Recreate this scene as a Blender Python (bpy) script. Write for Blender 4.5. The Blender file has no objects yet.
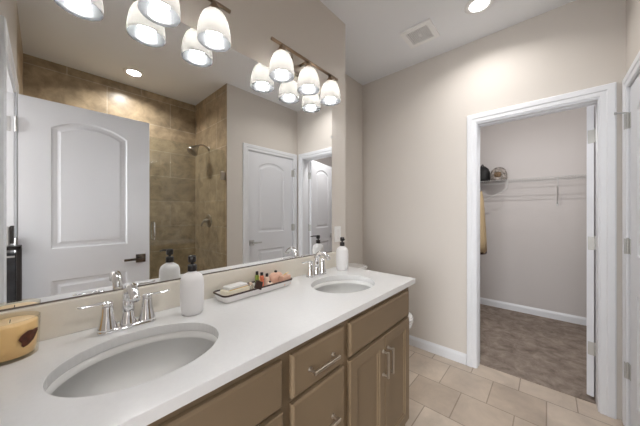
import bpy, bmesh, math, random
from mathutils import Vector, Matrix
random.seed(7)
PI = math.pi
scene = bpy.context.scene
col = scene.collection

# ------------------------------------------------------------------ camera
cam_d = bpy.data.cameras.new('camera')
cam_d.sensor_width = 36.0
cam_d.lens = 250.9 / 640 * 36.0
cam_d.clip_start = 0.02
cam = bpy.data.objects.new('camera', cam_d)
col.objects.link(cam)
cam.location = (0, 0, 1.295)
cam.rotation_euler = (math.radians(90), 0, math.radians(42.23 - 90))
scene.camera = cam

# ------------------------------------------------------------------ world, lights, exposure
scene.view_settings.view_transform = 'Standard'
scene.view_settings.look = 'None'
scene.view_settings.gamma = 1.0
scene.view_settings.use_curve_mapping = False
scene.view_settings.exposure = 1.48
BULB = 21.0
ROOM_FILL = 55.0      # added fill light from the unseen bedroom behind the camera, W        # vanity bulbs, emission strength
DOWN = 1.9        # recessed lights, W
CLOSET = 4.0       # closet ceiling light, W
world = bpy.data.worlds.new('world')
scene.world = world
world.use_nodes = True
world.node_tree.nodes['Background'].inputs[0].default_value = (0.93, 0.96, 1.0, 1)
world.node_tree.nodes['Background'].inputs[1].default_value = 1.8


def add_area(name, loc, size, power, colour, rot=(0, 0, 0), shape='DISK', size_y=None, spread=None):
    d = bpy.data.lights.new(name, 'AREA')
    d.shape = shape
    d.size = size
    if size_y: d.size_y = size_y
    d.energy = power
    d.color = colour
    if spread: d.spread = spread
    o = bpy.data.objects.new(name, d)
    col.objects.link(o)
    o.location = loc
    o.rotation_euler = rot
    return o


add_area('bedroom_fill_light', (-3.05, -0.1, 1.5), 1.6, ROOM_FILL, (0.97, 0.98, 1.0), rot=(0, math.radians(-90), 0), shape='RECTANGLE', size_y=1.8)  # invented area light, brightens the bathroom evenly through the entry doorway


# ------------------------------------------------------------------ materials
def new_mat(name):
    m = bpy.data.materials.new(name)
    m.use_nodes = True
    return m, m.node_tree.nodes, m.node_tree.links, m.node_tree.nodes['Principled BSDF']


def s2l(c):
    c = c / 255.0
    return c / 12.92 if c <= 0.04045 else ((c + 0.055) / 1.055) ** 2.4


def rgb(r, g, b): return (s2l(r), s2l(g), s2l(b), 1)


def plain(name, colour, rough=0.5, metal=0.0, noise=0.0, scale=30, bump=0.0, bscale=200, spec=0.5, coat=0.0):
    m, n, l, p = new_mat(name)
    p.inputs['Base Color'].default_value = colour
    p.inputs['Roughness'].default_value = rough
    p.inputs['Metallic'].default_value = metal
    p.inputs['Specular IOR Level'].default_value = spec
    p.inputs['Coat Weight'].default_value = coat
    tc = n.new('ShaderNodeTexCoord')
    if noise > 0:
        t = n.new('ShaderNodeTexNoise'); t.inputs['Scale'].default_value = scale
        t.inputs['Detail'].default_value = 4
        l.new(tc.outputs['Object'], t.inputs['Vector'])
        mr = n.new('ShaderNodeMapRange')
        mr.inputs[1].default_value = 0.3; mr.inputs[2].default_value = 0.7
        mr.inputs[3].default_value = 1 - noise; mr.inputs[4].default_value = 1 + noise
        l.new(t.outputs[0], mr.inputs[0])
        mx = n.new('ShaderNodeVectorMath'); mx.operation = 'SCALE'
        mx.inputs[0].default_value = colour[:3]
        l.new(mr.outputs[0], mx.inputs['Scale'])
        l.new(mx.outputs[0], p.inputs['Base Color'])
    if bump > 0:
        t2 = n.new('ShaderNodeTexNoise'); t2.inputs['Scale'].default_value = bscale
        l.new(tc.outputs['Object'], t2.inputs['Vector'])
        b = n.new('ShaderNodeBump'); b.inputs['Strength'].default_value = bump
        b.inputs['Distance'].default_value = 0.002
        l.new(t2.outputs[0], b.inputs['Height'])
        l.new(b.outputs[0], p.inputs['Normal'])
    return m


M = {}
M['wall'] = plain('wall_paint', rgb(219, 213, 206), 0.75, bump=0.12, bscale=350, spec=0.3)
M['closet_wall'] = plain('closet_wall_paint', rgb(210, 205, 203), 0.8, bump=0.12, bscale=350, spec=0.3)
M['ceiling'] = plain('ceiling_paint', rgb(243, 245, 248), 0.85, bump=0.1, bscale=250, spec=0.2)
M['trim'] = plain('white_trim', rgb(236, 238, 242), 0.35, noise=0.01, scale=5)
M['door'] = plain('white_door', rgb(232, 234, 239), 0.38, bump=0.03, bscale=400)
M['quartz'] = plain('white_quartz', rgb(234, 234, 234), 0.16, noise=0.012, scale=90)
M['splash'] = plain('cream_backsplash', rgb(240, 234, 222), 0.25, noise=0.012, scale=90)
M['porcelain'] = plain('porcelain', rgb(244, 244, 242), 0.08, coat=0.5)
M['toilet'] = plain('toilet_porcelain', rgb(240, 240, 240), 0.1, coat=0.5)
M['cabinet'] = plain('taupe_cabinet', rgb(132, 113, 89), 0.42, noise=0.03, scale=8)
M['cabinet_gap'] = plain('cabinet_inside', rgb(60, 44, 30), 0.7)
M['chrome'] = plain('chrome', (0.82, 0.82, 0.83, 1), 0.07, 1.0)
M['nickel'] = plain('brushed_nickel', (0.50, 0.45, 0.39, 1), 0.3, 1.0)
M['bronze'] = plain('champagne_bronze', (0.36, 0.27, 0.19, 1), 0.28, 1.0)
M['steel'] = plain('satin_steel', (0.55, 0.55, 0.55, 1), 0.3, 1.0)
M['hinge'] = plain('satin_nickel_hinge', (0.55, 0.55, 0.53, 1), 0.45, 0.5)
M['dark_metal'] = plain('dark_metal', (0.2, 0.17, 0.15, 1), 0.25, 1.0)
M['black'] = plain('black_plastic', rgb(30, 25, 24), 0.35)
M['soft_black'] = plain('black_fabric', rgb(24, 24, 26), 0.6, bump=0.3, bscale=90)
M['ceramic'] = plain('white_matte_ceramic', rgb(236, 235, 235), 0.4, bump=0.15, bscale=160)
M['enamel'] = plain('white_enamel', rgb(240, 238, 236), 0.2)
M['rim'] = plain('brown_rim', rgb(52, 28, 18), 0.3)
M['wire'] = plain('white_wire', rgb(196, 195, 194), 0.35)
M['vent'] = plain('white_vent', rgb(248, 248, 248), 0.45)
M['vent_dark'] = plain('vent_inside', rgb(22, 22, 22), 0.8)
M['rack_dark'] = plain('dark_items', rgb(36, 38, 44), 0.45, noise=0.5, scale=25)
M['green'] = plain('green_liquid', rgb(140, 158, 72), 0.15)
M['orange'] = plain('orange_liquid', rgb(224, 124, 92), 0.15)
M['pink'] = plain('blush_pink', rgb(232, 188, 165), 0.3, noise=0.05, scale=60)
M['pale'] = plain('pale_peach_glass', rgb(238, 214, 196), 0.1)
M['cream'] = plain('cream_soap', rgb(240, 232, 212), 0.5, noise=0.03, scale=60)
M['gold'] = plain('gold_foil', (0.85, 0.62, 0.25, 1), 0.3, 0.8)
M['tan'] = plain('tan_cloth', rgb(214, 190, 150), 0.85, bump=0.4, bscale=120)
M['brown_cloth'] = plain('brown_patterned_cloth', rgb(110, 90, 70), 0.9, noise=0.7, scale=45)
M['mottled'] = plain('mottled_knit', rgb(150, 142, 136), 0.9, noise=0.7, scale=30)
M['leaf'] = plain('brown_leaf', rgb(84, 40, 18), 0.6, noise=0.4, scale=80)
M['orangewax'] = plain('amber_wax', rgb(248, 218, 172), 0.35)
M['plate'] = plain('switch_plate', rgb(240, 240, 238), 0.3)

m, n, l, p = new_mat('mirror_glass')
p.inputs['Base Color'].default_value = (0.93, 0.94, 0.94, 1); p.inputs['Metallic'].default_value = 1; p.inputs['Roughness'].default_value = 0.0
M['mirror'] = m


def clear_glass(name, tint, ior=1.5):
    m, n, l, p = new_mat(name)
    n.remove(p)
    out = n['Material Output']
    t = n.new('ShaderNodeBsdfTransparent'); t.inputs[0].default_value = tint
    g = n.new('ShaderNodeBsdfGlossy'); g.inputs['Roughness'].default_value = 0.0
    f = n.new('ShaderNodeFresnel'); f.inputs[0].default_value = ior
    mx = n.new('ShaderNodeMixShader')
    ge = n.new('ShaderNodeNewGeometry')
    mi = n.new('ShaderNodeMapRange'); mi.inputs[3].default_value = ior; mi.inputs[4].default_value = 1 / ior
    l.new(ge.outputs['Backfacing'], mi.inputs[0]); l.new(mi.outputs[0], f.inputs[0])
    l.new(f.outputs[0], mx.inputs[0]); l.new(t.outputs[0], mx.inputs[1]); l.new(g.outputs[0], mx.inputs[2])
    l.new(mx.outputs[0], out.inputs[0])
    return m


M['glass'] = clear_glass('shower_glass', (0.94, 0.96, 0.94, 1))
M['clear'] = clear_glass('bottle_glass', (0.93, 0.92, 0.88, 1))
M['candle_glass'] = clear_glass('candle_glass', (1.0, 0.97, 0.9, 1), 1.2)

# frosted lamp glass : translucent + diffuse with a little gloss
m, n, l, p = new_mat('frosted_glass')
n.remove(p)
tr = n.new('ShaderNodeBsdfTranslucent'); tr.inputs[0].default_value = (0.108, 0.100, 0.090, 1)
df = n.new('ShaderNodeBsdfDiffuse'); df.inputs[0].default_value = (0.09, 0.092, 0.095, 1)
gl = n.new('ShaderNodeBsdfGlossy'); gl.inputs['Roughness'].default_value = 0.25
m1 = n.new('ShaderNodeMixShader'); m1.inputs[0].default_value = 0.30
m2 = n.new('ShaderNodeMixShader'); m2.inputs[0].default_value = 0.05
l.new(tr.outputs[0], m1.inputs[1]); l.new(df.outputs[0], m1.inputs[2])
l.new(m1.outputs[0], m2.inputs[1]); l.new(gl.outputs[0], m2.inputs[2])
l.new(m2.outputs[0], n['Material Output'].inputs[0])
M['frost'] = m


# clear inner wall of the lamp glass
m, n, l, p = new_mat('inner_glass')
n.remove(p)
tr = n.new('ShaderNodeBsdfTransparent'); tr.inputs[0].default_value = (0.97, 0.97, 0.97, 1)
gl = n.new('ShaderNodeBsdfGlossy'); gl.inputs['Roughness'].default_value = 0.3
m1 = n.new('ShaderNodeMixShader'); m1.inputs[0].default_value = 0.04
l.new(tr.outputs[0], m1.inputs[1]); l.new(gl.outputs[0], m1.inputs[2])
l.new(m1.outputs[0], n['Material Output'].inputs[0])
M['inner_glass'] = m


def emit(name, colour, s):
    m, n, l, p = new_mat(name)
    p.inputs['Base Color'].default_value = colour
    p.inputs['Emission Color'].default_value = colour
    p.inputs['Emission Strength'].default_value = s
    return m


M['bulb'] = emit('bulb_glow', (0.97, 0.985, 1.0, 1), BULB)
M['lens'] = emit('downlight_lens', (1.0, 0.97, 0.93, 1), 4.0)


def tile_mat(name, c1, c2, grout, bw, bh, vec, mortar=0.004, rough=0.35, var=0.25, nscale=6, offset=0.5):
    """vec: list of 3 (axis, sign, shift) giving brick u, v"""
    m, n, l, p = new_mat(name)
    tc = n.new('ShaderNodeTexCoord')
    sp = n.new('ShaderNodeSeparateXYZ'); l.new(tc.outputs['Object'], sp.inputs[0])
    cb = n.new('ShaderNodeCombineXYZ')
    for k, (ax, sh) in enumerate(vec):
        a = n.new('ShaderNodeMath'); a.operation = 'ADD'; a.inputs[1].default_value = sh
        l.new(sp.outputs[ax], a.inputs[0]); l.new(a.outputs[0], cb.inputs[k])
    br = n.new('ShaderNodeTexBrick')
    br.offset = offset; br.squash = 1.0
    br.inputs['Scale'].default_value = 1.0
    br.inputs['Mortar Size'].default_value = mortar
    br.inputs['Mortar Smooth'].default_value = 0.1
    br.inputs['Bias'].default_value = 0.0
    br.inputs['Brick Width'].default_value = bw
    br.inputs['Row Height'].default_value = bh
    br.inputs['Color1'].default_value = c1; br.inputs['Color2'].default_value = c2
    br.inputs['Mortar'].default_value = grout
    l.new(cb.outputs[0], br.inputs['Vector'])
    ns = n.new('ShaderNodeTexNoise'); ns.inputs['Scale'].default_value = nscale; ns.inputs['Detail'].default_value = 7
    ns.inputs['Roughness'].default_value = 0.62; ns.inputs['Distortion'].default_value = 0.4
    l.new(tc.outputs['Object'], ns.inputs['Vector'])
    mr = n.new('ShaderNodeMapRange'); mr.inputs[1].default_value = 0.3; mr.inputs[2].default_value = 0.7
    mr.inputs[3].default_value = 1 - var; mr.inputs[4].default_value = 1 + var
    l.new(ns.outputs[0], mr.inputs[0])
    sc = n.new('ShaderNodeVectorMath'); sc.operation = 'SCALE'
    l.new(br.outputs['Color'], sc.inputs[0]); l.new(mr.outputs[0], sc.inputs['Scale'])
    l.new(sc.outputs[0], p.inputs['Base Color'])
    p.inputs['Roughness'].default_value = rough
    b = n.new('ShaderNodeBump'); b.inputs['Strength'].default_value = 0.35; b.inputs['Distance'].default_value = 0.002
    b.invert = True
    l.new(br.outputs['Fac'], b.inputs['Height']); l.new(b.outputs[0], p.inputs['Normal'])
    return m


M['floor_tile'] = tile_mat('floor_tile', rgb(208, 194, 179), rgb(188, 172, 156), rgb(158, 143, 127), 0.3035, 0.302,
                           [(1, 6 * 0.3035 - 0.006), (0, 10 * 0.302 - 1.721)], mortar=0.0035, rough=0.4, var=0.16, nscale=5)
M['shower_back'] = tile_mat('shower_tile_back', rgb(188, 168, 140), rgb(160, 142, 116), rgb(192, 178, 156), 0.61, 0.305,
                            [(0, 10 * 0.61 - 0.155), (2, 0.085)], mortar=0.004, rough=0.3, var=0.36, nscale=9)
M['shower_side'] = tile_mat('shower_tile_side', rgb(188, 168, 140), rgb(160, 142, 116), rgb(192, 178, 156), 0.61, 0.305,
                            [(1, 10 * 0.61), (2, 0.085)], mortar=0.004, rough=0.3, var=0.36, nscale=9)

# carpet
m, n, l, p = new_mat('carpet')
tc = n.new('ShaderNodeTexCoord')
n1 = n.new('ShaderNodeTexNoise'); n1.inputs['Scale'].default_value = 9; n1.inputs['Detail'].default_value = 8; n1.inputs['Roughness'].default_value = 0.7
n1.inputs['Distortion'].default_value = 0.5
l.new(tc.outputs['Object'], n1.inputs['Vector'])
cr = n.new('ShaderNodeValToRGB')
cr.color_ramp.elements[0].position = 0.3; cr.color_ramp.elements[0].color = rgb(126, 112, 102)
cr.color_ramp.elements[1].position = 0.72; cr.color_ramp.elements[1].color = rgb(196, 180, 167)
l.new(n1.outputs[0], cr.inputs[0]); l.new(cr.outputs[0], p.inputs['Base Color'])
p.inputs['Roughness'].default_value = 0.95
n2 = n.new('ShaderNodeTexNoise'); n2.inputs['Scale'].default_value = 260
l.new(tc.outputs['Object'], n2.inputs['Vector'])
bp = n.new('ShaderNodeBump'); bp.inputs['Strength'].default_value = 0.9; bp.inputs['Distance'].default_value = 0.01
l.new(n2.outputs[0], bp.inputs['Height']); l.new(bp.outputs[0], p.inputs['Normal'])
M['carpet'] = m


# ------------------------------------------------------------------ geometry helpers
def obj(name, bm, mat, parent=None, smooth=False, loc=None, rot=None, bevel=0.0, seg=2):
    bmesh.ops.recalc_face_normals(bm, faces=bm.faces)
    me = bpy.data.meshes.new(name)
    bm.to_mesh(me); bm.free()
    if smooth:
        for f in me.polygons: f.use_smooth = True
    mats = mat if isinstance(mat, (list, tuple)) else [mat]
    for k in mats: me.materials.append(M[k])
    o = bpy.data.objects.new(name, me)
    col.objects.link(o)
    if parent: o.parent = parent
    if loc: o.location = loc
    if rot: o.rotation_euler = rot
    if bevel > 0:
        md = o.modifiers.new('bevel', 'BEVEL'); md.width = bevel; md.segments = seg; md.limit_method = 'ANGLE'
        md.angle_limit = math.radians(40)
    return o


def box(bm, x0, x1, y0, y1, z0, z1, mi=0):
    vs = [bm.verts.new((x, y, z)) for x in (x0, x1) for y in (y0, y1) for z in (z0, z1)]
    fs = []
    for f in ((0, 1, 3, 2), (4, 6, 7, 5), (0, 4, 5, 1), (2, 3, 7, 6), (0, 2, 6, 4), (1, 5, 7, 3)):
        fc = bm.faces.new([vs[i] for i in f]); fc.material_index = mi; fs.append(fc)
    return vs


def B(*a):
    bm = bmesh.new(); box(bm, *a); return bm


def lathe(bm, prof, cx=0, cy=0, seg=32, sx=1.0, sy=1.0, cap=True, mat=None):
    rings = []
    for r, z in prof:
        if r < 1e-6:
            rings.append([bm.verts.new((cx, cy, z))])
        else:
            rings.append([bm.verts.new((cx + r * sx * math.cos(2 * PI * k / seg), cy + r * sy * math.sin(2 * PI * k / seg), z)) for k in range(seg)])
    for a, b in zip(rings[:-1], rings[1:]):
        for k in range(seg):
            k2 = (k + 1) % seg
            if len(a) == 1 and len(b) == 1: continue
            if len(a) == 1: f = bm.faces.new((a[0], b[k], b[k2]))
            elif len(b) == 1: f = bm.faces.new((a[k], a[k2], b[0]))
            else: f = bm.faces.new((a[k], a[k2], b[k2], b[k]))
            if mat is not None: f.material_index = mat
    if cap:
        for r in (rings[0], rings[-1]):
            if len(r) > 2: bm.faces.new(r)
    return rings


def tube(bm, pts, r, seg=10, cap=True, flat=1.0):
    pts = [Vector(q) for q in pts]
    rs = r if isinstance(r, (list, tuple)) else [r] * len(pts)
    prev = None; rings = []
    up = Vector((0, 0, 1))
    for i, q in enumerate(pts):
        t = (pts[min(i + 1, len(pts) - 1)] - pts[max(i - 1, 0)]).normalized()
        if prev is None:
            a = up if abs(t.dot(up)) < 0.95 else Vector((1, 0, 0))
            u = t.cross(a).normalized()
        else:
            u = (prev - t * prev.dot(t)).normalized()
        prev = u
        v = t.cross(u).normalized()
        rings.append([bm.verts.new(q + u * rs[i] * math.cos(2 * PI * k / seg) + v * rs[i] * flat * math.sin(2 * PI * k / seg)) for k in range(seg)])
    for a, b in zip(rings[:-1], rings[1:]):
        for k in range(seg):
            bm.faces.new((a[k], a[(k + 1) % seg], b[(k + 1) % seg], b[k]))
    if cap:
        bm.faces.new(rings[0]); bm.faces.new(rings[-1])


def T(*a, **k):
    bm = bmesh.new(); tube(bm, *a, **k); return bm


def L(prof, **k):
    bm = bmesh.new(); lathe(bm, prof, **k); return bm


def bez(p0, p1, p2, p3, n=12):
    out = []
    for i in range(n + 1):
        t = i / n
        out.append(tuple((1 - t) ** 3 * a + 3 * (1 - t) ** 2 * t * b + 3 * (1 - t) * t * t * c + t ** 3 * d for a, b, c, d in zip(p0, p1, p2, p3)))
    return out


def struct(name, bm, mat, parent=None, **k):
    o = obj(name, bm, mat, parent, **k)
    if not parent: o['kind'] = 'structure'
    return o


def tag(o, label, cat, group=None):
    o['label'] = label; o['category'] = cat
    if group: o['group'] = group
    return o


def thing(name, label, cat, loc=(0, 0, 0), rotz=0, group=None):
    o = bpy.data.objects.new(name, None); col.objects.link(o)
    o.empty_display_size = 0.05
    o.location = loc; o.rotation_euler = (0, 0, rotz)
    return tag(o, label, cat, group)


def dup(o, parent=None, loc=None):
    c = o.copy(); col.objects.link(c)
    if parent: c.parent = parent
    for ch in [x for x in scene.objects if x.parent == o]: dup(ch, c)
    if loc is not None: c.location = loc
    return c


# ------------------------------------------------------------------ the room shell
CH = 2.74
WL = 1.148      # vanity wall face
XN = -0.124     # entry wall face
XF = 2.43       # far wall face
YR = -0.359     # right wall face
# vanity wall
struct('wall_left', B(-0.30, 1.555, WL, 1.70, 0, CH), 'wall')
struct('wall_alcove', B(1.555, 2.60, 1.553, 1.70, 0, CH), 'wall')
# far wall with closet opening
bm = bmesh.new()
box(bm, XF, XF + 0.115, 0.44, 1.553, 0, CH)
box(bm, XF, XF + 0.115, YR, -0.25, 0, CH)
box(bm, XF, XF + 0.115, -0.25, 0.44, 2.05, CH)
struct('wall_far', bm, 'wall')
# right wall with flush closed door
bm = bmesh.new()
box(bm, 1.372, 1.628, YR - 0.115, YR, 0, CH)
box(bm, 2.358, XF + 0.115, YR - 0.115, YR, 0, CH)
box(bm, 1.628, 2.358, YR - 0.115, YR, 2.052, CH)
struct('wall_right', bm, 'wall')
# shower walls
struct('wall_shower_side', B(1.372, 1.487, -1.345, YR - 0.115, 0, CH), 'shower_side')
struct('trim_1', B(1.3705, 1.372, YR - 0.115, YR, 0, CH), 'shower_side')
struct('wall_shower_back', B(-0.244, 1.372, -1.345, -1.225, 0, CH), 'shower_back')
# entry wall with doorway
bm = bmesh.new()
box(bm, XN - 0.115, XN, 0.54, WL, 0, CH)
box(bm, XN - 0.115, XN, -0.42, -0.185, 0, CH)
box(bm, XN - 0.115, XN, -0.185, 0.54, 2.05, CH)
struct('wall_near', bm, 'wall')
struct('wall_shower_near', B(XN - 0.115, XN, -1.225, -0.42, 0, CH), 'shower_side')
struct('ceiling', B(-0.30, 2.545, -1.345, 1.70, CH, CH + 0.08), 'ceiling')
struct('floor', B(-0.30, 2.512, -1.345, 1.70, -0.05, 0), 'floor_tile')
# closet
struct('floor_closet', B(2.512, 4.30, -1.10, 0.81, -0.05, 0.006), 'carpet')
struct('wall_closet_back', B(4.18, 4.30, -1.10, 0.81, 0, CH), 'closet_wall')
struct('wall_closet_left', B(2.545, 4.18, 0.77, 0.81, 0, CH), 'closet_wall')
struct('wall_closet_right', B(2.545, 4.18, -1.10, -0.98, 0, CH), 'closet_wall')
struct('ceiling_closet', B(2.545, 4.30, -1.10, 0.81, CH, CH + 0.08), 'ceiling')
struct('wall_closet_front', B(2.545, 2.56, -0.98, -0.27, 0, CH), 'closet_wall')
struct('floor_bedroom', B(-3.2, -0.30, -2.0, 2.4, -0.05, 0.0), 'carpet')
bm = bmesh.new()
box(bm, -3.30, -3.18, -2.0, -1.0, 0, CH)
box(bm, -3.30, -3.18, 0.8, 2.4, 0, CH)
box(bm, -3.30, -3.18, -1.0, 0.8, 0, 0.7)
box(bm, -3.30, -3.18, -1.0, 0.8, 2.3, CH)
struct('wall_bedroom_fill_opening', bm, 'wall')  # unseen wall; its opening is made up to let fill light in
struct('wall_bedroom_right', B(-3.18, -0.244, -2.12, -2.0, 0, CH), 'wall')
struct('wall_bedroom_left', B(-3.18, -0.30, 2.4, 2.52, 0, CH), 'wall')
struct('wall_bedroom_near', B(-0.30, -0.244, 1.70, 2.4, 0, CH), 'wall')
struct('wall_bedroom_side', B(-0.30, -0.244, -2.0, -1.345, 0, CH), 'wall')
struct('ceiling_bedroom', B(-3.30, -0.244, -2.12, 2.52, CH, CH + 0.08), 'ceiling')


def xf(bm, mtx):
    bmesh.ops.transform(bm, matrix=mtx, verts=bm.verts); return bm


CAS = [(0, 0), (0, 0.010), (0.004, 0.012), (0.028, 0.012), (0.034, 0.017), (0.064, 0.017), (0.07, 0.012), (0.07, 0)]


def casing(name, w, h, mtx):
    """U casing around opening of width w (local x 0..w), local y out of wall, z up"""
    bm = bmesh.new(); rings = []
    for fn in (lambda u: (-u, 0), lambda u: (-u, h + u), lambda u: (w + u, h + u), lambda u: (w + u, 0)):
        rings.append([bm.verts.new((fn(u)[0], v, fn(u)[1])) for u, v in CAS])
    for a, b in zip(rings[:-1], rings[1:]):
        for k in range(len(CAS) - 1): bm.faces.new((a[k], a[k + 1], b[k + 1], b[k]))
    bm.faces.new(rings[0]); bm.faces.new(rings[-1])
    return struct(name, xf(bm, mtx), 'trim')


def mat4(ox, oy, oz, xdir, ydir):
    X = Vector(xdir); Y = Vector(ydir); Z = Vector((0, 0, 1))
    return Matrix(((X.x, Y.x, Z.x, ox), (X.y, Y.y, Z.y, oy), (X.z, Y.z, Z.z, oz), (0, 0, 0, 1)))


# closet opening casing + jambs
casing('trim_2', 0.69, 2.049, mat4(XF, 0.44, 0, (0, -1, 0), (-1, 0, 0)))
bm = bmesh.new()
box(bm, XF - 0.002, XF + 0.117, 0.434, 0.44, 0, 2.05)
box(bm, XF - 0.002, XF + 0.117, -0.25, -0.243, 0, 2.05)
box(bm, XF - 0.002, XF + 0.117, -0.243, 0.434, 2.036, 2.05)
box(bm, XF + 0.045, XF + 0.075, 0.430, 0.434, 0, 2.036)      # door stops
box(bm, XF + 0.045, XF + 0.075, -0.243, 0.434, 2.032, 2.036)
struct('trim_3', bm, 'trim', bevel=0.0015)
# right wall door casing + jamb
casing('trim_4', 0.71, 2.049, mat4(1.638, YR, 0, (1, 0, 0), (0, 1, 0)))
bm = bmesh.new()
box(bm, 1.628, 1.640, YR - 0.11, YR - 0.001, 0, 2.05)
box(bm, 2.346, 2.358, YR - 0.11, YR - 0.001, 0, 2.05)
box(bm, 1.640, 2.346, YR - 0.11, YR - 0.001, 2.043, 2.05)
box(bm, 1.640, 2.346, YR - 0.11, YR - 0.075, 0, 2.043)      # shut side beyond the slab
struct('trim_5', bm, 'trim')
# entry doorway casing + jamb
casing('trim_6', 0.705, 2.049, mat4(XN, -0.175, 0, (0, 1, 0), (1, 0, 0)))
bm = bmesh.new()
box(bm, XN - 0.117, XN + 0.001, -0.185, -0.165, 0, 2.05)
box(bm, XN - 0.117, XN + 0.001, 0.522, 0.54, 0, 2.05)
box(bm, XN - 0.117, XN + 0.001, -0.165, 0.522, 2.035, 2.05)
box(bm, XN - 0.085, XN - 0.05, 0.51, 0.522, 0, 2.035)
struct('trim_7', bm, 'trim', bevel=0.0015)

BP = [(0, 0), (0.014, 0), (0.014, 0.062), (0.011, 0.074), (0.006, 0.082), (0.004, 0.09), (0, 0.09)]


def baseboard(name, p0, p1, nrm, z=0):
    p0 = Vector(p0); p1 = Vector(p1); nrm = Vector(nrm)
    bm = bmesh.new(); rings = []
    for q in (p0, p1):
        rings.append([bm.verts.new((q.x + nrm.x * u, q.y + nrm.y * u, z + v)) for u, v in BP])
    k = len(BP)
    for i in range(k): bm.faces.new((rings[0][i], rings[0][(i + 1) % k], rings[1][(i + 1) % k], rings[1][i]))
    bm.faces.new(rings[0]); bm.faces.new(rings[1])
    return struct(name, bm, 'trim')


baseboard('baseboard_far', (XF, 0.512), (XF, 1.553), (-1, 0))
baseboard('baseboard_alcove', (1.555, 1.553), (XF - 0.014, 1.553), (0, -1))
baseboard('baseboard_right', (1.372, YR), (1.566, YR), (0, 1))
baseboard('baseboard_closet_back', (4.18, -0.98), (4.18, 0.77), (-1, 0), 0.006)
baseboard('baseboard_closet_left', (2.56, 0.77), (4.166, 0.77), (0, -1), 0.006)


# ------------------------------------------------------------------ doors
def arch_loop(x0, x1, z0, zc, zp, d, n=16):
    """inset by d; zc corner height, zp peak height (zp==zc -> straight)"""
    xc = (x0 + x1) / 2
    pts = [(x0 + d, z0 + d), (x1 - d, z0 + d)]
    if zp - zc < 1e-4:
        return pts + [(x1 - d, zc - d), (x0 + d, zc - d)]
    h = zp - zc; w = (x1 - x0) / 2
    R = (w * w + h * h) / (2 * h); cz = zp - R
    r = R - d; ww = w - d
    a = math.asin(ww / r)
    for i in range(n + 1):
        t = a - 2 * a * i / n
        pts.append((xc + r * math.sin(t), cz + r * math.cos(t)))
    return pts


def door_panel_face(bm, w, h, panels, y, sgn):
    def loop(pts, yy):
        vs = [bm.verts.new((px, yy, pz)) for px, pz in pts]
        return vs
    edges = []
    outer = loop([(0, 0), (w, 0), (w, h), (0, h)], y)
    for k in range(4): edges.append(bm.edges.new((outer[k], outer[(k + 1) % 4])))
    for pn in panels:
        prev = None
        for d, dep in ((0, 0), (0.006, 0.006), (0.012, 0.008), (0.028, 0.008), (0.036, 0.006), (0.046, 0.002)):
            cur = loop(arch_loop(*pn, d), y - sgn * dep)
            if prev is None:
                for k in range(len(cur)): edges.append(bm.edges.new((cur[k], cur[(k + 1) % len(cur)])))
            else:
                for k in range(len(cur)):
                    bm.faces.new((prev[k], prev[(k + 1) % len(cur)], cur[(k + 1) % len(cur)], cur[k]))
            prev = cur
        bm.faces.new(prev)
    bmesh.ops.triangle_fill(bm, use_beauty=True, use_dissolve=False, edges=edges)
    return outer


def make_door(name, w, loc, rotz):
    """local x 0 at hinge .. w ; thickness y 0..-0.035"""
    h = 2.03
    pn = [(0.14, w - 0.15, 1.045, 1.855, 1.925), (0.14, w - 0.15, 0.21, 0.83, 0.83)]
    bm = bmesh.new()
    a = door_panel_face(bm, w, h, pn, 0.0, 1)
    b = door_panel_face(bm, w, h, pn, -0.035, -1)
    for k in range(4): bm.faces.new((a[k], a[(k + 1) % 4], b[(k + 1) % 4], b[k]))
    o = struct(name, bm, 'door')
    o.location = loc; o.rotation_euler = (0, 0, rotz)
    return o


def lever(door, x, z, side, mat, direc=-1):
    """square rose + lever; side +1: on y>0 face"""
    y0 = 0.0 if side > 0 else -0.035
    s = side
    bm = bmesh.new()
    ya, yb = sorted((y0, y0 + s * 0.008))
    box(bm, x - 0.033, x + 0.033, ya, yb, z - 0.033, z + 0.033)
    tube(bm, [(x, y0 + s * 0.006, z), (x, y0 + s * 0.045, z)], 0.011, 16)
    tube(bm, [(x, y0 + s * 0.008, z), (x, y0 + s * 0.014, z)], 0.024, 20)
    ya, yb = sorted((y0 + s * 0.04, y0 + s * 0.054))
    xa, xb = sorted((x - direc * 0.012, x + direc * 0.115))
    box(bm, xa, xb, ya, yb, z - 0.009, z + 0.009)
    o = obj('door_handle', bm, mat, door, bevel=0.002)
    return o


def hinge(parent, mat, x, y, z, leafs, knuckle_r=0.007):
    """leafs: list of boxes (x0,x1,y0,y1) ; knuckle at x,y"""
    bm = bmesh.new()
    for a in leafs: box(bm, a[0], a[1], a[2], a[3], z - 0.045, z + 0.045)
    for k in range(5):
        z0 = z - 0.045 + k * 0.018
        lathe(bm, [(knuckle_r, z0 + 0.0006), (knuckle_r, z0 + 0.0174)], x, y, 12)
    lathe(bm, [(0.0, z + 0.053), (0.005, z + 0.051), (0.0055, z + 0.045)], x, y, 12, cap=False)
    return obj('hinge', bm, mat, parent)


# entry door: open 90 degrees, parallel to the mirror
d1 = make_door('door_1', 0.698, (-0.107, -0.163, 0.01), 0)
lever(d1, 0.637, 0.92, 1, 'dark_metal')
lever(d1, 0.637, 0.92, -1, 'dark_metal')
for z in (0.34, 1.08, 1.835):
    hinge(d1, 'steel', -0.008, 0.006, z, [(-0.125, -0.030, -0.0018, 0.0005), (-0.004, 0.0, -0.034, 0)])
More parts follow.
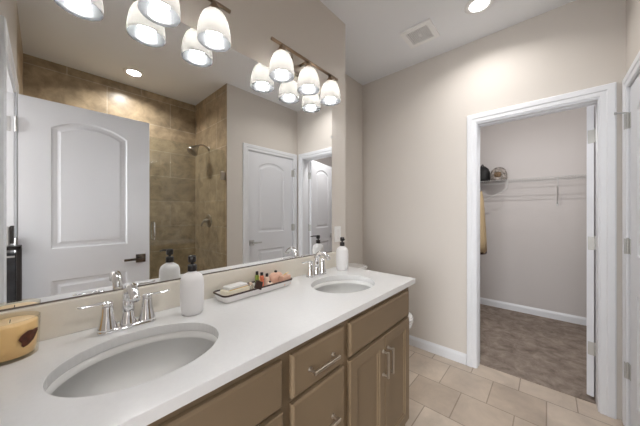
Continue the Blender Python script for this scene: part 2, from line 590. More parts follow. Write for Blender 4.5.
# right wall door: closed; hinge at the far end
d2 = make_door('door_2', 0.70, (2.343, YR - 0.002, 0.01), PI)
d2.rotation_euler = (0, 0, 0); d2.location = (1.643, YR - 0.004, 0.01)
lever(d2, 0.045, 0.925, 1, 'steel', direc=1)
for z in (0.34, 1.085, 1.835):
    hinge(d2, 'hinge', 0.704, 0.009, z, [(0.680, 0.703, 0.0, 0.003), (0.703, 0.722, 0.017, 0.0215)])
bm = bmesh.new()
tube(bm, [(0.704, 0.012, 1.885), (0.690, 0.055, 1.889)], 0.004, 8)
tube(bm, [(0.690, 0.055, 1.889), (0.688, 0.062, 1.889)], 0.008, 10)
obj('door_stop', bm, 'steel', d2)
# closet door: opened into the closet past square
d3 = make_door('door_3', 0.69, (2.560, -0.202, 0.025), math.radians(-14))
# local +y face looks to +y side
lever(d3, 0.63, 0.905, 1, 'steel')
for z in (0.33, 1.06, 1.80):
    hinge(d3, 'hinge', -0.007, -0.044, z, [(-0.003, 0.0005, -0.043, -0.006)], 0.006)

# ------------------------------------------------------------------ adjoining doorway stand (seen at the mirror's left edge)
st = thing('equipment_stand', 'black framed stand in the entry doorway, at the far left of the mirror', 'stand', (-0.168, -0.055, 0))
bm = bmesh.new()
for x in (-0.07, 0.07):
    for y in (-0.04, 0.04):
        box(bm, x - 0.009, x + 0.009, y - 0.009, y + 0.009, 0, 1.1)
for z in (0.12, 1.09):
    box(bm, -0.079, 0.079, -0.049, 0.049, z - 0.01, z + 0.01)
obj('frame', bm, 'black', st, bevel=0.002)
obj('panel', B(-0.06, 0.06, -0.03, 0.03, 0.13, 1.06), 'rack_dark', st, bevel=0.004)
obj('silver_strip', B(-0.05, 0.055, 0.0305, 0.0315, 1.035, 1.045), 'steel', st)
obj('silver_strip', B(-0.02, 0.0, 0.0305, 0.0315, 0.90, 0.97), 'steel', st)
dv = thing('handheld_device', 'small black and silver device standing on the black framed stand', 'device', (-0.168, -0.055, 1.1))
obj('body', B(-0.02, 0.035, -0.02, 0.02, 0.0, 0.115), 'steel', dv, bevel=0.006)
obj('dark_cover', B(0.035, 0.05, -0.022, 0.022, 0.015, 0.12), 'black', dv, bevel=0.003)

# ------------------------------------------------------------------ shower
sb = struct('trim_8', B(XN, 1.3705, -0.44, -0.36, 0, 0.10), 'floor_tile', bevel=0.006)
GY = -0.395
gd = thing('shower_glass_door', 'frameless clear glass shower door with chrome pull, seen in the mirror', 'shower door', (0.99, GY, 0.11))
obj('glass_pane', B(-0.375, 0.375, -0.005, 0.005, 0.0, 1.88), 'glass', gd)
bm = bmesh.new()
for s in (1, -1):
    tube(bm, [(-0.315, 0, 0.94), (-0.315, s * 0.03, 0.94), (-0.315, s * 0.045, 0.95), (-0.315, s * 0.045, 1.09), (-0.315, s * 0.03, 1.10), (-0.315, 0, 1.10)], 0.008, 12)
obj('pull_handle', bm, 'chrome', gd, smooth=True)
for z in (0.28, 1.60):
    bm = bmesh.new()
    box(bm, 0.325, 0.379, -0.013, 0.013, z - 0.045, z + 0.045)
    obj('hinge', bm, 'nickel', gd, bevel=0.002)
gp = thing('shower_glass_panel', 'fixed clear glass shower panel behind the open white door', 'shower panel', (0.245, GY, 0.11))
obj('glass_pane', B(-0.363, 0.363, -0.005, 0.005, 0.0, 1.88), 'glass', gp)
for z in (0.2, 1.65): obj('clamp', B(-0.368, -0.32, -0.012, 0.012, z - 0.025, z + 0.025), 'nickel', gp, bevel=0.002)

sh = thing('showerhead', 'brushed nickel shower head on a curved arm over the brown tile', 'shower head', (1.372, -0.81, 2.09))
bm = bmesh.new()
tube(bm, [(0, 0, 0)] + bez((-0.01, 0, 0.0), (-0.06, 0, 0.035), (-0.10, 0, 0.04), (-0.14, 0, 0.0), 10), 0.009, 12)
obj('arm', bm, 'nickel', sh, smooth=True)
bm = L([(0.0, 0.0), (0.030, 0.001), (0.028, 0.008), (0.012, 0.014), (0.0, 0.015)], cap=False)
obj('flange', xf(bm, Matrix.Rotation(-PI / 2, 4, 'Y')), 'nickel', sh, smooth=True)
bm = L([(0.0, 0.0), (0.048, 0.0), (0.052, 0.008), (0.050, 0.02), (0.034, 0.05), (0.02, 0.068), (0.016, 0.085), (0.0, 0.088)], cap=False)
obj('head', xf(bm, Matrix.Translation((-0.205, 0, -0.080)) @ Matrix.Rotation(math.radians(40), 4, 'Y') @ Matrix.Scale(1.25, 4)), 'nickel', sh, smooth=True)
sv = thing('shower_valve', 'round nickel shower valve with lever below the shower head', 'shower valve', (1.372, -0.81, 1.20))
bm = L([(0.0, 0.0), (0.078, 0.0), (0.080, 0.004), (0.07, 0.010), (0.035, 0.014), (0.0, 0.014)], cap=False)
obj('escutcheon', xf(bm, Matrix.Rotation(-PI / 2, 4, 'Y')), 'nickel', sv, smooth=True)
bm = bmesh.new()
tube(bm, [(-0.01, 0, 0), (-0.065, 0, 0)], [0.026, 0.02], 16)
tube(bm, [(-0.055, 0, 0), (-0.075, -0.02, -0.03), (-0.08, -0.035, -0.065)], [0.013, 0.011, 0.008], 10)
obj('lever', bm, 'nickel', sv, smooth=True)

# ------------------------------------------------------------------ vanity cabinet
CX0, CX1 = -0.118, 1.44
FY = 0.605
va = thing('vanity_cabinet', 'long taupe double-sink vanity cabinet under the white countertop', 'cabinet', (0.66, 0.87, 0))
OX, OY = -0.66, -0.87


def V(*a):   # box in world coordinates moved to the vanity's frame
    return B(a[0] + OX, a[1] + OX, a[2] + OY, a[3] + OY, a[4], a[5])


bm = bmesh.new()
def vb(*a, mi=0): box(bm, a[0] + OX, a[1] + OX, a[2] + OY, a[3] + OY, a[4], a[5], mi)
vb(CX0, CX0 + 0.018, FY + 0.02, 1.145, 0.10, 0.879)
vb(CX1 - 0.018, CX1, FY + 0.02, 1.145, 0.0, 0.879)
vb(CX0, CX1 - 0.018, FY + 0.02, 1.145, 0.10, 0.118)
vb(CX0 + 0.018, CX1 - 0.018, 1.13, 1.145, 0.118, 0.879)
vb(CX0, CX1 - 0.018, FY + 0.07, FY + 0.085, 0.0, 0.10)
vb(0.486, 0.504, FY + 0.02, 1.13, 0.118, 0.879)
vb(0.801, 0.819, FY + 0.02, 1.13, 0.118, 0.879)
# face frame
for a, b in ((CX0, -0.085), (0.470, 0.535), (0.780, 0.842), (1.395, CX1)):
    vb(a, b, FY, FY + 0.02, 0.10, 0.879)
for z0, z1 in ((0.10, 0.135), (0.69, 0.72), (0.835, 0.879)):
    vb(-0.085, 0.470, FY + 0.001, FY + 0.0195, z0, z1)
    vb(0.535, 0.780, FY + 0.001, FY + 0.0195, z0, z1)
    vb(0.842, 1.395, FY + 0.001, FY + 0.0195, z0, z1)
vb(0.535, 0.780, FY + 0.001, FY + 0.0195, 0.39, 0.42)
obj('body', bm, 'cabinet', va, bevel=0.001)


def slab_front(name, x0, x1, z0, z1):
    """drawer front with a shallow stepped edge"""
    w, h = x1 - x0, z1 - z0
    bm = bmesh.new(); prev = None
    for d, y in ((0, FY - 0.0005), (0, FY - 0.012), (0.004, FY - 0.016), (0.008, FY - 0.018)):
        cur = [bm.verts.new((px + OX, y + OY, pz)) for px, pz in ((x0 + d, z0 + d), (x1 - d, z0 + d), (x1 - d, z1 - d), (x0 + d, z1 - d))]
        if prev:
            for k in range(4): bm.faces.new((prev[k], prev[(k + 1) % 4], cur[(k + 1) % 4], cur[k]))
        else: bm.faces.new(cur)
        prev = cur
    bm.faces.new(prev)
    return obj(name, bm, 'cabinet', va)


def shaker(name, x0, x1, z0, z1):
    bm = bmesh.new(); prev = None
    for d, y in ((0, FY - 0.0005), (0, FY - 0.016), (0.003, FY - 0.018), (0.048, FY - 0.018), (0.052, FY - 0.0135), (0.060, FY - 0.0125), (0.064, FY - 0.0085)):
        cur = [bm.verts.new((px + OX, y + OY, pz)) for px, pz in ((x0 + d, z0 + d), (x1 - d, z0 + d), (x1 - d, z1 - d), (x0 + d, z1 - d))]
        if prev:
            for k in range(4): bm.faces.new((prev[k], prev[(k + 1) % 4], cur[(k + 1) % 4], cur[k]))
        else: bm.faces.new(cur)
        prev = cur
    bm.faces.new(prev)
    return obj(name, bm, 'cabinet', va)


def pull(parent, cx, cz, length, vertical):
    bm = bmesh.new()
    y0 = FY - 0.018; h = length / 2
    def at(t, y, dz=0): return (cx + OX, y + OY, cz + t) if vertical else (cx + t + OX, y + OY, cz)
    for s in (-1, 1):
        tube(bm, [at(s * (h - 0.008), y0), at(s * (h - 0.008), y0 - 0.005)], 0.009, 12)
        tube(bm, [at(s * (h - 0.008), y0 - 0.004), at(s * (h - 0.008), y0 - 0.032)], 0.0055, 10)
    a = 0.0055
    if vertical: box(bm, cx + OX - a, cx + OX + a, y0 + OY - 0.034, y0 + OY - 0.024, cz - h, cz + h)
    else: box(bm, cx + OX - h, cx + OX + h, y0 + OY - 0.034, y0 + OY - 0.024, cz - a, cz + a)
    return obj('handle', bm, 'nickel', parent, bevel=0.0015)


slab_front('false_front', -0.098, 0.483, 0.712, 0.85)
slab_front('false_front', 0.829, 1.408, 0.712, 0.85)
dr = slab_front('drawer', 0.521, 0.792, 0.712, 0.85); pull(dr, 0.6565, 0.775, 0.135, False)
dr = slab_front('drawer', 0.521, 0.792, 0.412, 0.695); pull(dr, 0.6565, 0.548, 0.135, False)
dr = slab_front('drawer', 0.521, 0.792, 0.118, 0.396); pull(dr, 0.6565, 0.255, 0.135, False)
for x0, x1, hx in ((-0.098, 0.190, 0.165), (0.195, 0.483, 0.220), (0.829, 1.119, 1.096), (1.123, 1.408, 1.146)):
    dd = shaker('door', x0, x1, 0.118, 0.697); pull(dd, hx, 0.575, 0.125, True)

# ------------------------------------------------------------------ countertop with two oval cut-outs
ZT, ZB = 0.91, 0.88
SINKS = [(0.1935, 0.834), (1.110, 0.834)]
RX, RY = 0.194, 0.159
ct = thing('countertop', 'long white quartz countertop with two oval sink openings', 'countertop', (0.68, 0.86, ZB))
bm = bmesh.new()
edges = []; rings = []
def seg_loop(pts, z):
    vs = [bm.verts.new((px - 0.68, py - 0.86, z - ZB)) for px, py in pts]
    es = [bm.edges.new((vs[k], vs[(k + 1) % len(vs)])) for k in range(len(vs))]
    return vs, es
outline = [(XN + 0.001, 0.578), (1.477, 0.578), (1.477, 1.147), (XN + 0.001, 1.147)]
ovals = [[(cx + RX * math.cos(2 * PI * k / 64), cy + RY * math.sin(2 * PI * k / 64)) for k in range(64)] for cx, cy in SINKS]
allr = []
for z in (ZT, ZB):
    es = []; rr = []
    for pts in [outline] + ovals:
        v, e = seg_loop(pts, z); es += e; rr.append(v)
    bmesh.ops.triangle_fill(bm, use_beauty=True, edges=es)
    allr.append(rr)
for a, b in zip(*allr):
    for k in range(len(a)): bm.faces.new((a[k], a[(k + 1) % len(a)], b[(k + 1) % len(a)], b[k]))
obj('slab', bm, 'quartz', ct, bevel=0.002)
obj('backsplash', B(XN + 0.001 - 0.68, 1.477 - 0.68, 1.124 - 0.86, 1.1475 - 0.86, 0.0305, 1.0165 - ZB), 'splash', ct, bevel=0.0015)

for i, (cx, cy) in enumerate(SINKS):
    nm = ['white oval undermount sink nearest the camera, beside the candle', 'white oval undermount sink at the far end of the countertop'][i]
    sk = thing('sink', nm, 'sink', (cx, cy, ZB))
    k = RY / RX
    r = RX + 0.001
    prof = [(r + 0.015, -0.001), (r, -0.001), (r * 0.985, -0.018), (r * 0.955, -0.045), (r * 0.89, -0.075), (r * 0.78, -0.101), (r * 0.62, -0.121), (r * 0.45, -0.132), (r * 0.28, -0.138), (0.024, -0.142), (0.0, -0.142)]
    outer = [(0.0, -0.155), (r * 0.3, -0.152), (r * 0.6, -0.138), (r * 0.86, -0.10), (r * 0.98, -0.055), (r + 0.006, -0.012), (r + 0.015, -0.009)]
    bm = bmesh.new(); lathe(bm, prof + outer[::-1], 0, 0, 64, 1.0, k, cap=False)
    bm2 = bm
    # close the rim
    ob = obj('basin', bm2, 'porcelain', sk, smooth=True)
    obj('drain', L([(0.0, -0.1385), (0.012, -0.1375), (0.02, -0.139), (0.027, -0.1405), (0.027, -0.1425), (0.0, -0.1425)], cap=False), 'chrome', sk, smooth=True)


# ------------------------------------------------------------------ faucets
def make_faucet(label, loc):
    f = thing('faucet', label, 'faucet', loc)
    bm = bmesh.new()
    # oval escutcheon 0.165 x 0.055
    n = 40; rr = []
    for d, z in ((0, 0), (0, 0.006), (0.004, 0.011), (0.010, 0.013)):
        ring = []
        for k in range(n):
            t = 2 * PI * k / n
            c = math.cos(t); s = math.sin(t)
            ring.append(bm.verts.new(((0.052 if c > 0 else -0.052) + (0.028 - d) * c, (0.027 - d) * s, z)))
        rr.append(ring)
    for a, b in zip(rr[:-1], rr[1:]):
        for k in range(n): bm.faces.new((a[k], a[(k + 1) % n], b[(k + 1) % n], b[k]))
    bm.faces.new(rr[0]); bm.faces.new(rr[-1])
    obj('base_plate', bm, 'chrome', f, smooth=True)
    for s in (-1, 1):
        bm = L([(0.0, 0.010), (0.0265, 0.010), (0.0255, 0.015), (0.021, 0.035), (0.0165, 0.060), (0.0155, 0.078), (0.0145, 0.084), (0.0, 0.085)], cx=s * 0.054, seg=28, cap=False)
        obj('handle_base', bm, 'chrome', f, smooth=True)
        bm = L([(0.0, 0.084), (0.0150, 0.085), (0.0160, 0.090), (0.012, 0.097), (0.0, 0.100)], cx=s * 0.054, seg=24, cap=False)
        # flat lever blade sweeping outward
        pts = bez((s * 0.054, 0, 0.094), (s * 0.075, 0.0, 0.099), (s * 0.095, -0.002, 0.091), (s * 0.125, -0.004, 0.097), 10)
        tube(bm, pts, [0.0105, 0.0100, 0.0095, 0.009, 0.0085, 0.0083, 0.0082, 0.0083, 0.0085, 0.0085, 0.006], 14, flat=0.42)
        obj('lever_handle', bm, 'chrome', f, smooth=True)
    bm = L([(0.0, 0.010), (0.024, 0.010), (0.023, 0.016), (0.018, 0.04), (0.0155, 0.065), (0.0, 0.066)], seg=28, cap=False)
    obj('spout_base', bm, 'chrome', f, smooth=True)
    pts = [(0, 0, 0.055)] + bez((0, 0.0, 0.075), (0, 0.012, 0.145), (0, -0.060, 0.165), (0, -0.102, 0.112), 18)
    rs = [0.0175] + [0.0175 - 0.0045 * i / 18 for i in range(19)]
    bm = T(pts, rs, 20)
    obj('spout', bm, 'chrome', f, smooth=True)
    return f


make_faucet('chrome two-handle faucet behind the nearest sink, between candle and soap dispenser', (0.193, 1.055, ZT))
make_faucet('chrome two-handle faucet behind the far sink, by the mirror end', (1.130, 1.055, ZT))


# ------------------------------------------------------------------ soap dispensers
def dispenser(label, loc, ang):
    d = thing('soap_dispenser', label, 'soap dispenser', loc, ang)
    d.scale = (0.97, 0.97, 0.93)
    bm = L([(0.0, 0.0), (0.034, 0.0), (0.0375, 0.004), (0.0415, 0.03), (0.043, 0.07), (0.043, 0.115), (0.0415, 0.14), (0.036, 0.156), (0.024, 0.166), (0.015, 0.171), (0.0145, 0.176), (0.0, 0.176)], seg=36, cap=False)
    obj('bottle', bm, 'ceramic', d, smooth=True)
    bm = L([(0.0, 0.175), (0.0165, 0.175), (0.0165, 0.199), (0.013, 0.202), (0.006, 0.203), (0.006, 0.213), (0.0, 0.213)], seg=24, cap=False)
    obj('collar', bm, 'black', d, smooth=False)
    bm = L([(0.0, 0.211), (0.0130, 0.211), (0.0145, 0.215), (0.0145, 0.233), (0.012, 0.238), (0.0, 0.239)], seg=24, cap=False)
    tube(bm, [(0.008, 0, 0.231), (0.035, 0, 0.231), (0.058, 0, 0.226)], [0.005, 0.0045, 0.004], 10)
    obj('pump', bm, 'black', d, smooth=True)
    return d


dispenser('white ceramic soap dispenser with black pump between the near faucet and the tray', (0.385, 1.015, ZT), math.radians(245))
dispenser('white ceramic soap dispenser with black pump beside the far faucet', (1.361, 1.032, ZT), math.radians(232))

# ------------------------------------------------------------------ candle
cd = thing('candle', 'amber glass candle with a brown leaf mark at the left end of the counter', 'candle', (-0.061, 1.064, ZT))
bm = bmesh.new()
lathe(bm, [(0.0, 0.0), (0.048, 0.0), (0.052, 0.004), (0.054, 0.05), (0.055, 0.102), (0.0535, 0.103), (0.052, 0.10), (0.051, 0.05), (0.049, 0.008), (0.0, 0.007)], seg=48, cap=False)
obj('glass_cup', bm, 'candle_glass', cd, smooth=True)
obj('wax', L([(0.0, 0.009), (0.047, 0.009), (0.0495, 0.05), (0.0505, 0.090), (0.048, 0.093), (0.0, 0.091)], seg=48, cap=False), 'orangewax', cd, smooth=True)
obj('wick', T([(0, 0, 0.09), (0.001, 0, 0.100)], 0.001, 6), 'black', cd)
bm = bmesh.new()
pts = []
for k in range(18):
    t = 2 * PI * k / 18
    rr_ = 0.019 * (1 + 0.16 * math.sin(3 * t + 1) + 0.07 * math.sin(5 * t))
    a0 = math.radians(-50) + rr_ * math.cos(t) * 1.1 / 0.0553
    zz = 0.056 + 0.95 * rr_ * math.sin(t) + 0.35 * rr_ * math.cos(t)
    pts.append((a0, zz))
c = bm.verts.new((0.0548 * math.cos(math.radians(-50)), 0.0548 * math.sin(math.radians(-50)), 0.056))
vs = [bm.verts.new((0.0555 * math.cos(a), 0.0555 * math.sin(a), z)) for a, z in pts]
c.co = (0.0562 * math.cos(math.radians(-50)), 0.0562 * math.sin(math.radians(-50)), 0.056)
for k in range(18): bm.faces.new((c, vs[k], vs[(k + 1) % 18]))
obj('leaf_mark', bm, 'leaf', cd)

# ------------------------------------------------------------------ tray and its contents
ty = thing('tray', 'white enamel tray with dark brown rim on the counter below the mirror', 'tray', (0.70, 1.055, ZT), math.radians(1.5))


def rrect(hx, hy, r, n=6):
    out = []
    for sx, sy, a0 in ((1, 1, 0), (-1, 1, 90), (-1, -1, 180), (1, -1, 270)):
        for k in range(n + 1):
            t = math.radians(a0 + 90 * k / n)
            out.append((sx * (hx - r) + r * math.cos(t), sy * (hy - r) + r * math.sin(t)))
    return out


def loft(bm, rings, close=True):
    R = [[bm.verts.new((x, y, z)) for x, y in pts] for pts, z in rings]
    for a, b in zip(R[:-1], R[1:]):
        for k in range(len(a)): bm.faces.new((a[k], a[(k + 1) % len(a)], b[(k + 1) % len(a)], b[k]))
    if close: bm.faces.new(R[0]); bm.faces.new(R[-1])


bm = bmesh.new()
loft(bm, [(rrect(0.182, 0.042, 0.02), 0.0), (rrect(0.188, 0.048, 0.022), 0.006), (rrect(0.196, 0.055, 0.022), 0.032), (rrect(0.193, 0.052, 0.02), 0.032), (rrect(0.184, 0.044, 0.02), 0.008)])
obj('dish', bm, 'enamel', ty, smooth=False)
bm = bmesh.new()
pts = rrect(0.1955, 0.0545, 0.022)
tube(bm, [(x, y, 0.0335) for x, y in pts] + [(pts[0][0], pts[0][1], 0.0335)], 0.0040, 8)
obj('rim', bm, 'rim', ty, smooth=True)
TZ = ZT + 0.0085
GR = 'toiletries on the enamel tray'


def vial(name, label, cat, x, y, r, h, mat, capmat, caph=0.012, capr=None, g=GR, z=TZ):
    t = thing(name, label, cat, (x, y, z), 0, g)
    capr = capr or r * 0.7
    obj('bottle', L([(0, 0), (r * 0.95, 0), (r, 0.003), (r, h - 0.008), (r * 0.8, h - 0.002), (r * 0.5, h), (0, h)], seg=20, cap=False), mat, t, smooth=True)
    obj('cap', L([(0, h - 0.001), (capr, h - 0.001), (capr, h + caph - 0.002), (capr * 0.9, h + caph), (0, h + caph)], seg=16, cap=False), capmat, t, smooth=False)
    return t


# soap boxes
b1 = tag(obj('soap_box', B(-0.058, 0.058, -0.030, 0.030, 0, 0.034), 'cream', loc=(0.590, 1.060, TZ), rot=(0, 0, 0.05), bevel=0.003), 'cream soap box lying in the left end of the tray', 'box', GR)
b2 = thing('soap_bar', 'pale wrapped soap bar lying on the cream box in the tray', 'soap', (0.592, 1.062, TZ + 0.0345), 0.12, GR)
obj('wrapper', B(-0.050, 0.050, -0.025, 0.025, 0, 0.014), 'enamel', b2, bevel=0.003)
obj('band', B(-0.0505, 0.0505, -0.0258, -0.0252, 0.0, 0.0035), 'gold', b2)
vial('perfume_bottle', 'slim green bottle with black cap standing in the tray', 'bottle', 0.725, 1.088, 0.010, 0.066, 'green', 'black', 0.016)
vial('perfume_bottle', 'slim orange-red bottle with black cap standing in the tray', 'bottle', 0.738, 1.066, 0.011, 0.064, 'orange', 'black', 0.014)
vial('perfume_bottle', 'clear pale bottle with black cap standing right of the orange-red bottle', 'bottle', 0.772, 1.070, 0.014, 0.050, 'pale', 'black', 0.016, 0.007)
vial('perfume_bottle', 'short peach glass bottle with tiny black stopper at the front of the tray', 'bottle', 0.762, 1.030, 0.016, 0.030, 'pale', 'black', 0.006, 0.005)
vial('glass_jar', 'small clear rounded jar beside the soap box in the tray', 'jar', 0.668, 1.058, 0.013, 0.034, 'clear', 'pale', 0.010, 0.007)
vial('glass_jar', 'small low clear jar behind the dark tag in the tray', 'jar', 0.690, 1.092, 0.017, 0.022, 'clear', 'pale', 0.008, 0.010)
# dark square flask leaning on the tray rim
tg = thing('gift_tag', 'dark brown square tag leaning over the tray front rim', 'tag', (0.672, 0.996, TZ + 0.040), 0, GR)
bm = B(-0.019, 0.019, -0.004, 0.004, -0.017, 0.021)
obj('tag_face', xf(bm, Matrix.Rotation(math.radians(-20), 4, 'X') @ Matrix.Rotation(math.radians(28), 4, 'Y')), 'rim', tg, bevel=0.003)
obj('string', T([(0.010, 0.002, 0.018), (0.012, 0.012, 0.035), (0.016, 0.02, 0.022)], 0.0012, 6), 'gold', tg)
# pink pieces
pr_ = thing('bath_bomb_jar', 'large blush pink round jar with small black knob at the back of the tray', 'jar', (0.835, 1.078, TZ), 0, GR)
obj('jar', L([(0, 0), (0.026, 0), (0.036, 0.01), (0.040, 0.028), (0.037, 0.046), (0.027, 0.056), (0.012, 0.060), (0, 0.060)], seg=32, cap=False, sx=1.1, sy=0.72), 'pink', pr_, smooth=True)
obj('knob', L([(0, 0.059), (0.007, 0.059), (0.008, 0.066), (0.005, 0.070), (0, 0.071)], seg=16, cap=False), 'black', pr_, smooth=True)
pb = thing('soap_cube', 'blush pink square soap block at the right end of the tray', 'soap', (0.858, 1.030, TZ), 0.15, GR)
obj('block', B(-0.028, 0.028, -0.019, 0.019, 0, 0.048), 'pink', pb, bevel=0.004)
obj('top_leaf', T([(-0.012, 0, 0.0485), (0.01, 0.002, 0.054), (0.038, 0.004, 0.058)], [0.003, 0.006, 0.001], 8, flat=0.3), 'gold', pb)

# ------------------------------------------------------------------ mirror
mr = thing('mirror', 'large frameless wall mirror over the vanity', 'mirror', (0.632, 1.1455, 1.0175))
obj('glass', B(-0.752, 0.753, -0.0025, 0.002, 0, 1.0805), 'mirror', mr)
for x, z in ((0.752, 0.82), ):
    obj('mirror_clip', B(x - 0.008, x + 0.004, -0.006, 0.002, z - 0.008, z + 0.008), 'steel', mr, bevel=0.001)
bm = bmesh.new(); box(bm, -0.752, 0.753, -0.0045, 0.0024, -0.0008, 0.004)
obj('bottom_channel', bm, 'dark_metal', mr)

# outlet plate by the mirror
op = thing('outlet_plate', 'white outlet plate on the wall between mirror edge and corner', 'outlet', (1.455, WL, 1.14))
obj('plate', B(-0.035, 0.035, -0.006, 0, -0.057, 0.057), 'plate', op, bevel=0.002)
bm = bmesh.new(); box(bm, -0.016, 0.016, -0.008, -0.0055, -0.034, 0.034)
obj('socket', bm, 'enamel', op, bevel=0.001)


# ------------------------------------------------------------------ vanity lights
def light_bar(label, cx, z=2.20):
    t = thing('vanity_light', label, 'wall light', (cx, WL, z))
    obj('backplate', B(-0.057, 0.057, -0.022, 0, -0.062, 0.062), 'nickel', t, bevel=0.004)
    bm = bmesh.new()
    tube(bm, [(0, -0.02, 0), (0, -0.09, 0.0)], 0.008, 12)
    tube(bm, [(-0.270, -0.093, -0.003), (0.275, -0.093, -0.003)], [0.0085, 0.0085], 12)
    obj('bar', bm, 'bronze', t, smooth=True)
    for k in (-1, 0, 1):
        x = k * 0.203
        bm = L([(0.0, -0.006), (0.012, -0.008), (0.014, -0.02), (0.024, -0.036), (0.026, -0.046), (0.0, -0.046)], cx=x, cy=-0.093, seg=24, cap=False)
        obj('socket_cup', bm, 'bronze', t, smooth=True)
        prof = [(0.020, -0.046), (0.035, -0.052), (0.0475, -0.066), (0.0565, -0.088), (0.0625, -0.112), (0.0660, -0.136), (0.0670, -0.158), (0.0660, -0.175)]
        inner = [(r - 0.0035, zz + 0.0005) for r, zz in prof[::-1]]
        bm = L(prof, cx=x, cy=-0.093, seg=40, cap=False, mat=0)
        lathe(bm, [prof[-1]] + inner, x, -0.093, 40, cap=False, mat=1)
        bmesh.ops.remove_doubles(bm, verts=bm.verts, dist=1e-6)
        s = obj('shade', bm, ['frost', 'inner_glass'], t, smooth=True)
        bm = L([(0.0, -0.166), (0.012, -0.163), (0.023, -0.155), (0.029, -0.144), (0.031, -0.131), (0.028, -0.116), (0.019, -0.098), (0.014, -0.084), (0.013, -0.066), (0.0, -0.065)], cx=x, cy=-0.093, seg=24, cap=False)
        obj('bulb', bm, 'bulb', s, smooth=True)
    return t


light_bar('bronze three-shade vanity light nearest the far end of the mirror', 1.060)
light_bar('bronze three-shade vanity light above the near sink, partly cut by the top of the photo', 0.287)


# ------------------------------------------------------------------ ceiling fixtures
def downlight(label, x, y, power):
    t = thing('recessed_light', label, 'ceiling light', (x, y, CH))
    obj('trim_ring', L([(0.058, -0.001), (0.062, -0.006), (0.085, -0.004), (0.089, 0.0), (0.058, 0.0)], seg=48, cap=False), 'vent', t, smooth=True)
    obj('lens', L([(0.0, -0.003), (0.058, -0.003), (0.058, 0.0), (0.0, 0.0)], seg=48, cap=False), 'lens', t)
    a = add_area('recessed_light_lamp', (0, 0, -0.008), 0.11, power, (1.0, 0.97, 0.94), spread=math.radians(145))
    a.parent = t
    return t


downlight('round recessed ceiling light in front of the closet doorway', 2.03, 0.352, DOWN)
downlight('round recessed ceiling light over the shower, seen in the mirror', 0.625, -0.865, DOWN * 2.0)
add_area('closet_ceiling_lamp', (2.72, 0.05, 2.45), 0.05, CLOSET, (1.0, 0.97, 0.94), rot=(0, math.radians(-35), 0))

vt = thing('exhaust_vent', 'square white exhaust vent grille on the ceiling', 'vent', (2.04, 0.763, CH))
bm = bmesh.new()
for a in ((-0.118, 0.118, -0.118, -0.082), (-0.118, 0.118, 0.082, 0.118), (-0.118, -0.082, -0.082, 0.082), (0.082, 0.118, -0.082, 0.082)):
    box(bm, a[0], a[1], a[2], a[3], -0.014, 0)
bmesh.ops.remove_doubles(bm, verts=bm.verts, dist=1e-5)
obj('frame', bm, 'vent', vt)
bm = bmesh.new()
for k in range(13):
    q = -0.082 + 0.164 * (k + 0.5) / 13
    box(bm, q - 0.0018, q + 0.0018, -0.082, 0.082, -0.010, -0.006)
    box(bm, -0.082, 0.082, q - 0.0018, q + 0.0018, -0.0098, -0.0062)
box(bm, -0.02, 0.02, -0.008, 0.008, -0.013, -0.0095)
obj('grille', bm, 'vent', vt)
obj('backing', B(-0.082, 0.082, -0.082, 0.082, -0.003, -0.0005), 'vent_dark', vt)

# ------------------------------------------------------------------ toilet in the alcove
tl = thing('toilet', 'white toilet in the alcove behind the far end of the vanity', 'toilet', (1.993, 1.553, 0))
bm = bmesh.new(); loft(bm, [(rrect(0.19, 0.085, 0.04), 0.38), (rrect(0.205, 0.093, 0.045), 0.60), (rrect(0.21, 0.095, 0.045), 0.735)])
obj('tank', xf(bm, Matrix.Translation((0, -0.105, 0))), 'toilet', tl, smooth=False)
bm = bmesh.new(); loft(bm, [(rrect(0.218, 0.102, 0.045), 0.736), (rrect(0.222, 0.106, 0.048), 0.745), (rrect(0.222, 0.106, 0.048), 0.757), (rrect(0.212, 0.096, 0.045), 0.766)])
obj('tank_lid', xf(bm, Matrix.Translation((0, -0.108, 0))), 'toilet', tl)


def egg(w, l0, l1, n=40):
    out = []
    for k in range(n):
        t = 2 * PI * k / n
        c, s = math.cos(t), math.sin(t)
        out.append((w * c, (l1 if s > 0 else l0) * s))
    return out


bm = bmesh.new()
loft(bm, [(egg(0.11, 0.20, 0.22), 0.0), (egg(0.105, 0.17, 0.22), 0.06), (egg(0.11, 0.16, 0.22), 0.18), (egg(0.155, 0.24, 0.22), 0.30), (egg(0.182, 0.295, 0.22), 0.37), (egg(0.185, 0.30, 0.22), 0.40)])
obj('bowl', xf(bm, Matrix.Translation((0, -0.44, 0))), 'toilet', tl, smooth=True)
bm = bmesh.new(); loft(bm, [(egg(0.186, 0.302, 0.20), 0.402), (egg(0.190, 0.306, 0.20), 0.41), (egg(0.188, 0.304, 0.20), 0.421)])
obj('seat', xf(bm, Matrix.Translation((0, -0.44, 0))), 'toilet', tl, smooth=False)
bm = bmesh.new(); loft(bm, [(egg(0.186, 0.302, 0.20), 0.424), (egg(0.190, 0.306, 0.20), 0.432), (egg(0.184, 0.298, 0.195), 0.446), (egg(0.15, 0.26, 0.17), 0.453)])
obj('lid', xf(bm, Matrix.Translation((0, -0.44, 0))), 'toilet', tl, smooth=False)
bm = T([(-0.14, -0.203, 0.68), (-0.14, -0.215, 0.68), (-0.14, -0.22, 0.68), (-0.08, -0.22, 0.675)], 0.006, 8)
obj('flush_lever', bm, 'chrome', tl, smooth=True)


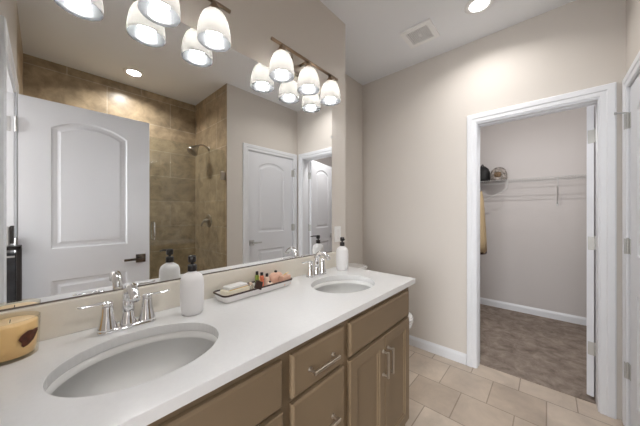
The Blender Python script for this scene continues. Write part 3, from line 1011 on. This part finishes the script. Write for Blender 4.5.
# ------------------------------------------------------------------ closet shelving
def wire_shelf(label, loc, length, depth, rotz, nbrackets):
    """local x along the wall, local y into the room from wall (0..depth)"""
    t = thing('wire_shelf', label, 'shelf', loc, rotz)
    bm = bmesh.new()
    for y, z, r in ((0.006, 0, 0.003), (depth * 0.5, -0.004, 0.003), (depth, 0, 0.0032), (depth, -0.045, 0.0032)):
        tube(bm, [(0, y, z), (length, y, z)], r, 6)
    n = int(length / 0.026)
    for k in range(n):
        x = 0.01 + k * (length - 0.02) / (n - 1)
        tube(bm, [(x, 0.006, 0.004), (x, depth - 0.004, 0.004), (x, depth, 0.0), (x, depth + 0.001, -0.045)], 0.0016, 4)
    obj('wire_deck', bm, 'wire', t)
    for bx in nbrackets:
        bm = bmesh.new()
        tube(bm, [(bx, depth - 0.005, -0.002), (bx, depth - 0.012, -0.11)], 0.004, 6)
        tube(bm, [(bx, depth - 0.012, -0.11), (bx, 0.004, -0.30)], 0.005, 6)
        box(bm, bx - 0.01, bx + 0.01, 0.0, 0.006, -0.33, -0.28)
        obj('support_bracket', bm, 'wire', t)
    return t


ws = wire_shelf('white wire shelf running along the back wall of the closet', (4.18, -0.97, 1.709), 1.735, 0.30, PI / 2, [0.885])
bm = bmesh.new()
bx = 1.345
tube(bm, [(bx, 0.295, -0.002), (bx, 0.288, -0.11)], 0.004, 6)
tube(bm, [(bx, 0.288, -0.11), (1.732, 0.288, -0.34)], 0.005, 6)
box(bm, 1.730, 1.739, 0.278, 0.298, -0.37, -0.31)
obj('support_bracket', bm, 'wire', ws)

bg = thing('black_bag', 'black rounded bag on the closet shelf at the left edge of the doorway', 'bag', (4.00, 0.665, 1.7165))
bm = bmesh.new(); loft(bm, [(rrect(0.10, 0.08, 0.05), 0), (rrect(0.11, 0.092, 0.06), 0.03), (rrect(0.108, 0.092, 0.06), 0.12), (rrect(0.09, 0.075, 0.05), 0.175), (rrect(0.05, 0.04, 0.035), 0.205)])
obj('body', bm, 'soft_black', bg, smooth=True)
obj('strap', T(bez((-0.08, 0, 0.17), (-0.05, -0.02, 0.25), (0.05, -0.02, 0.25), (0.08, 0, 0.17), 10), 0.006, 8), 'soft_black', bg, smooth=True)
pb = thing('knit_hat', 'mottled grey and brown knit hat on the closet shelf beside the black bag', 'hat', (3.99, 0.475, 1.7165))
obj('crown', L([(0.0, 0), (0.085, 0), (0.092, 0.02), (0.092, 0.08), (0.075, 0.14), (0.04, 0.17), (0, 0.178)], seg=28, cap=False), 'mottled', pb, smooth=True)
obj('pompom', L([(0.0, 0.03), (0.035, 0.04), (0.045, 0.07), (0.035, 0.10), (0, 0.11)], cx=-0.07, cy=0.0, seg=16, cap=False), 'brown_cloth', pb, smooth=True)


# garments on a hook of the closet's left wall
hk = thing('coat_hook', 'small steel hook on the left closet wall holding the tan garment', 'hook', (3.72, 0.77, 1.60))
obj('hook_plate', B(-0.015, 0.015, -0.004, 0, -0.03, 0.03), 'steel', hk, bevel=0.001)
obj('peg', T([(0, 0, 0.0), (0, -0.12, -0.012), (0, -0.14, -0.005), (0, -0.148, 0.012)], 0.0045, 8), 'steel', hk, smooth=True)


def garment(label, y, mat, drop, th0, hem=None):
    g = thing('hanging_garment', label, 'clothing', (3.72, y, 1.58), 0, 'clothes hanging in the closet')
    half = 0.13
    rings = []
    for z, w, th in ((-0.006, 0.012, 0.006), (-0.03, half * 0.3, 0.010), (-0.12, half * 0.6, th0 * 0.4), (-0.30, half * 0.8, th0 * 0.6), (drop * 0.8, half * 0.95, th0 * 0.92), (drop, half, th0)):
        rings.append(([(w * math.cos(2 * PI * k / 40), th * math.sin(2 * PI * k / 40) * (1 + 0.10 * math.sin(10 * PI * k / 40))) for k in range(40)], z))
    bm = bmesh.new(); loft(bm, rings)
    obj('cloth', bm, mat, g, smooth=True)
    if hem:
        bm = bmesh.new()
        loft(bm, [([(half * 1.01 * math.cos(2 * PI * k / 40), th0 * 1.03 * math.sin(2 * PI * k / 40)) for k in range(40)], z) for z in (drop + 0.012, drop - 0.014)])
        obj('hem', bm, hem, g)
    return g


garment('tan cloth garment with dark hem hanging at the left of the closet doorway', 0.622, 'tan', -0.78, 0.055, 'rim')
garment('brown patterned garment hanging between the tan one and the closet side wall', 0.725, 'brown_cloth', -1.0, 0.025)
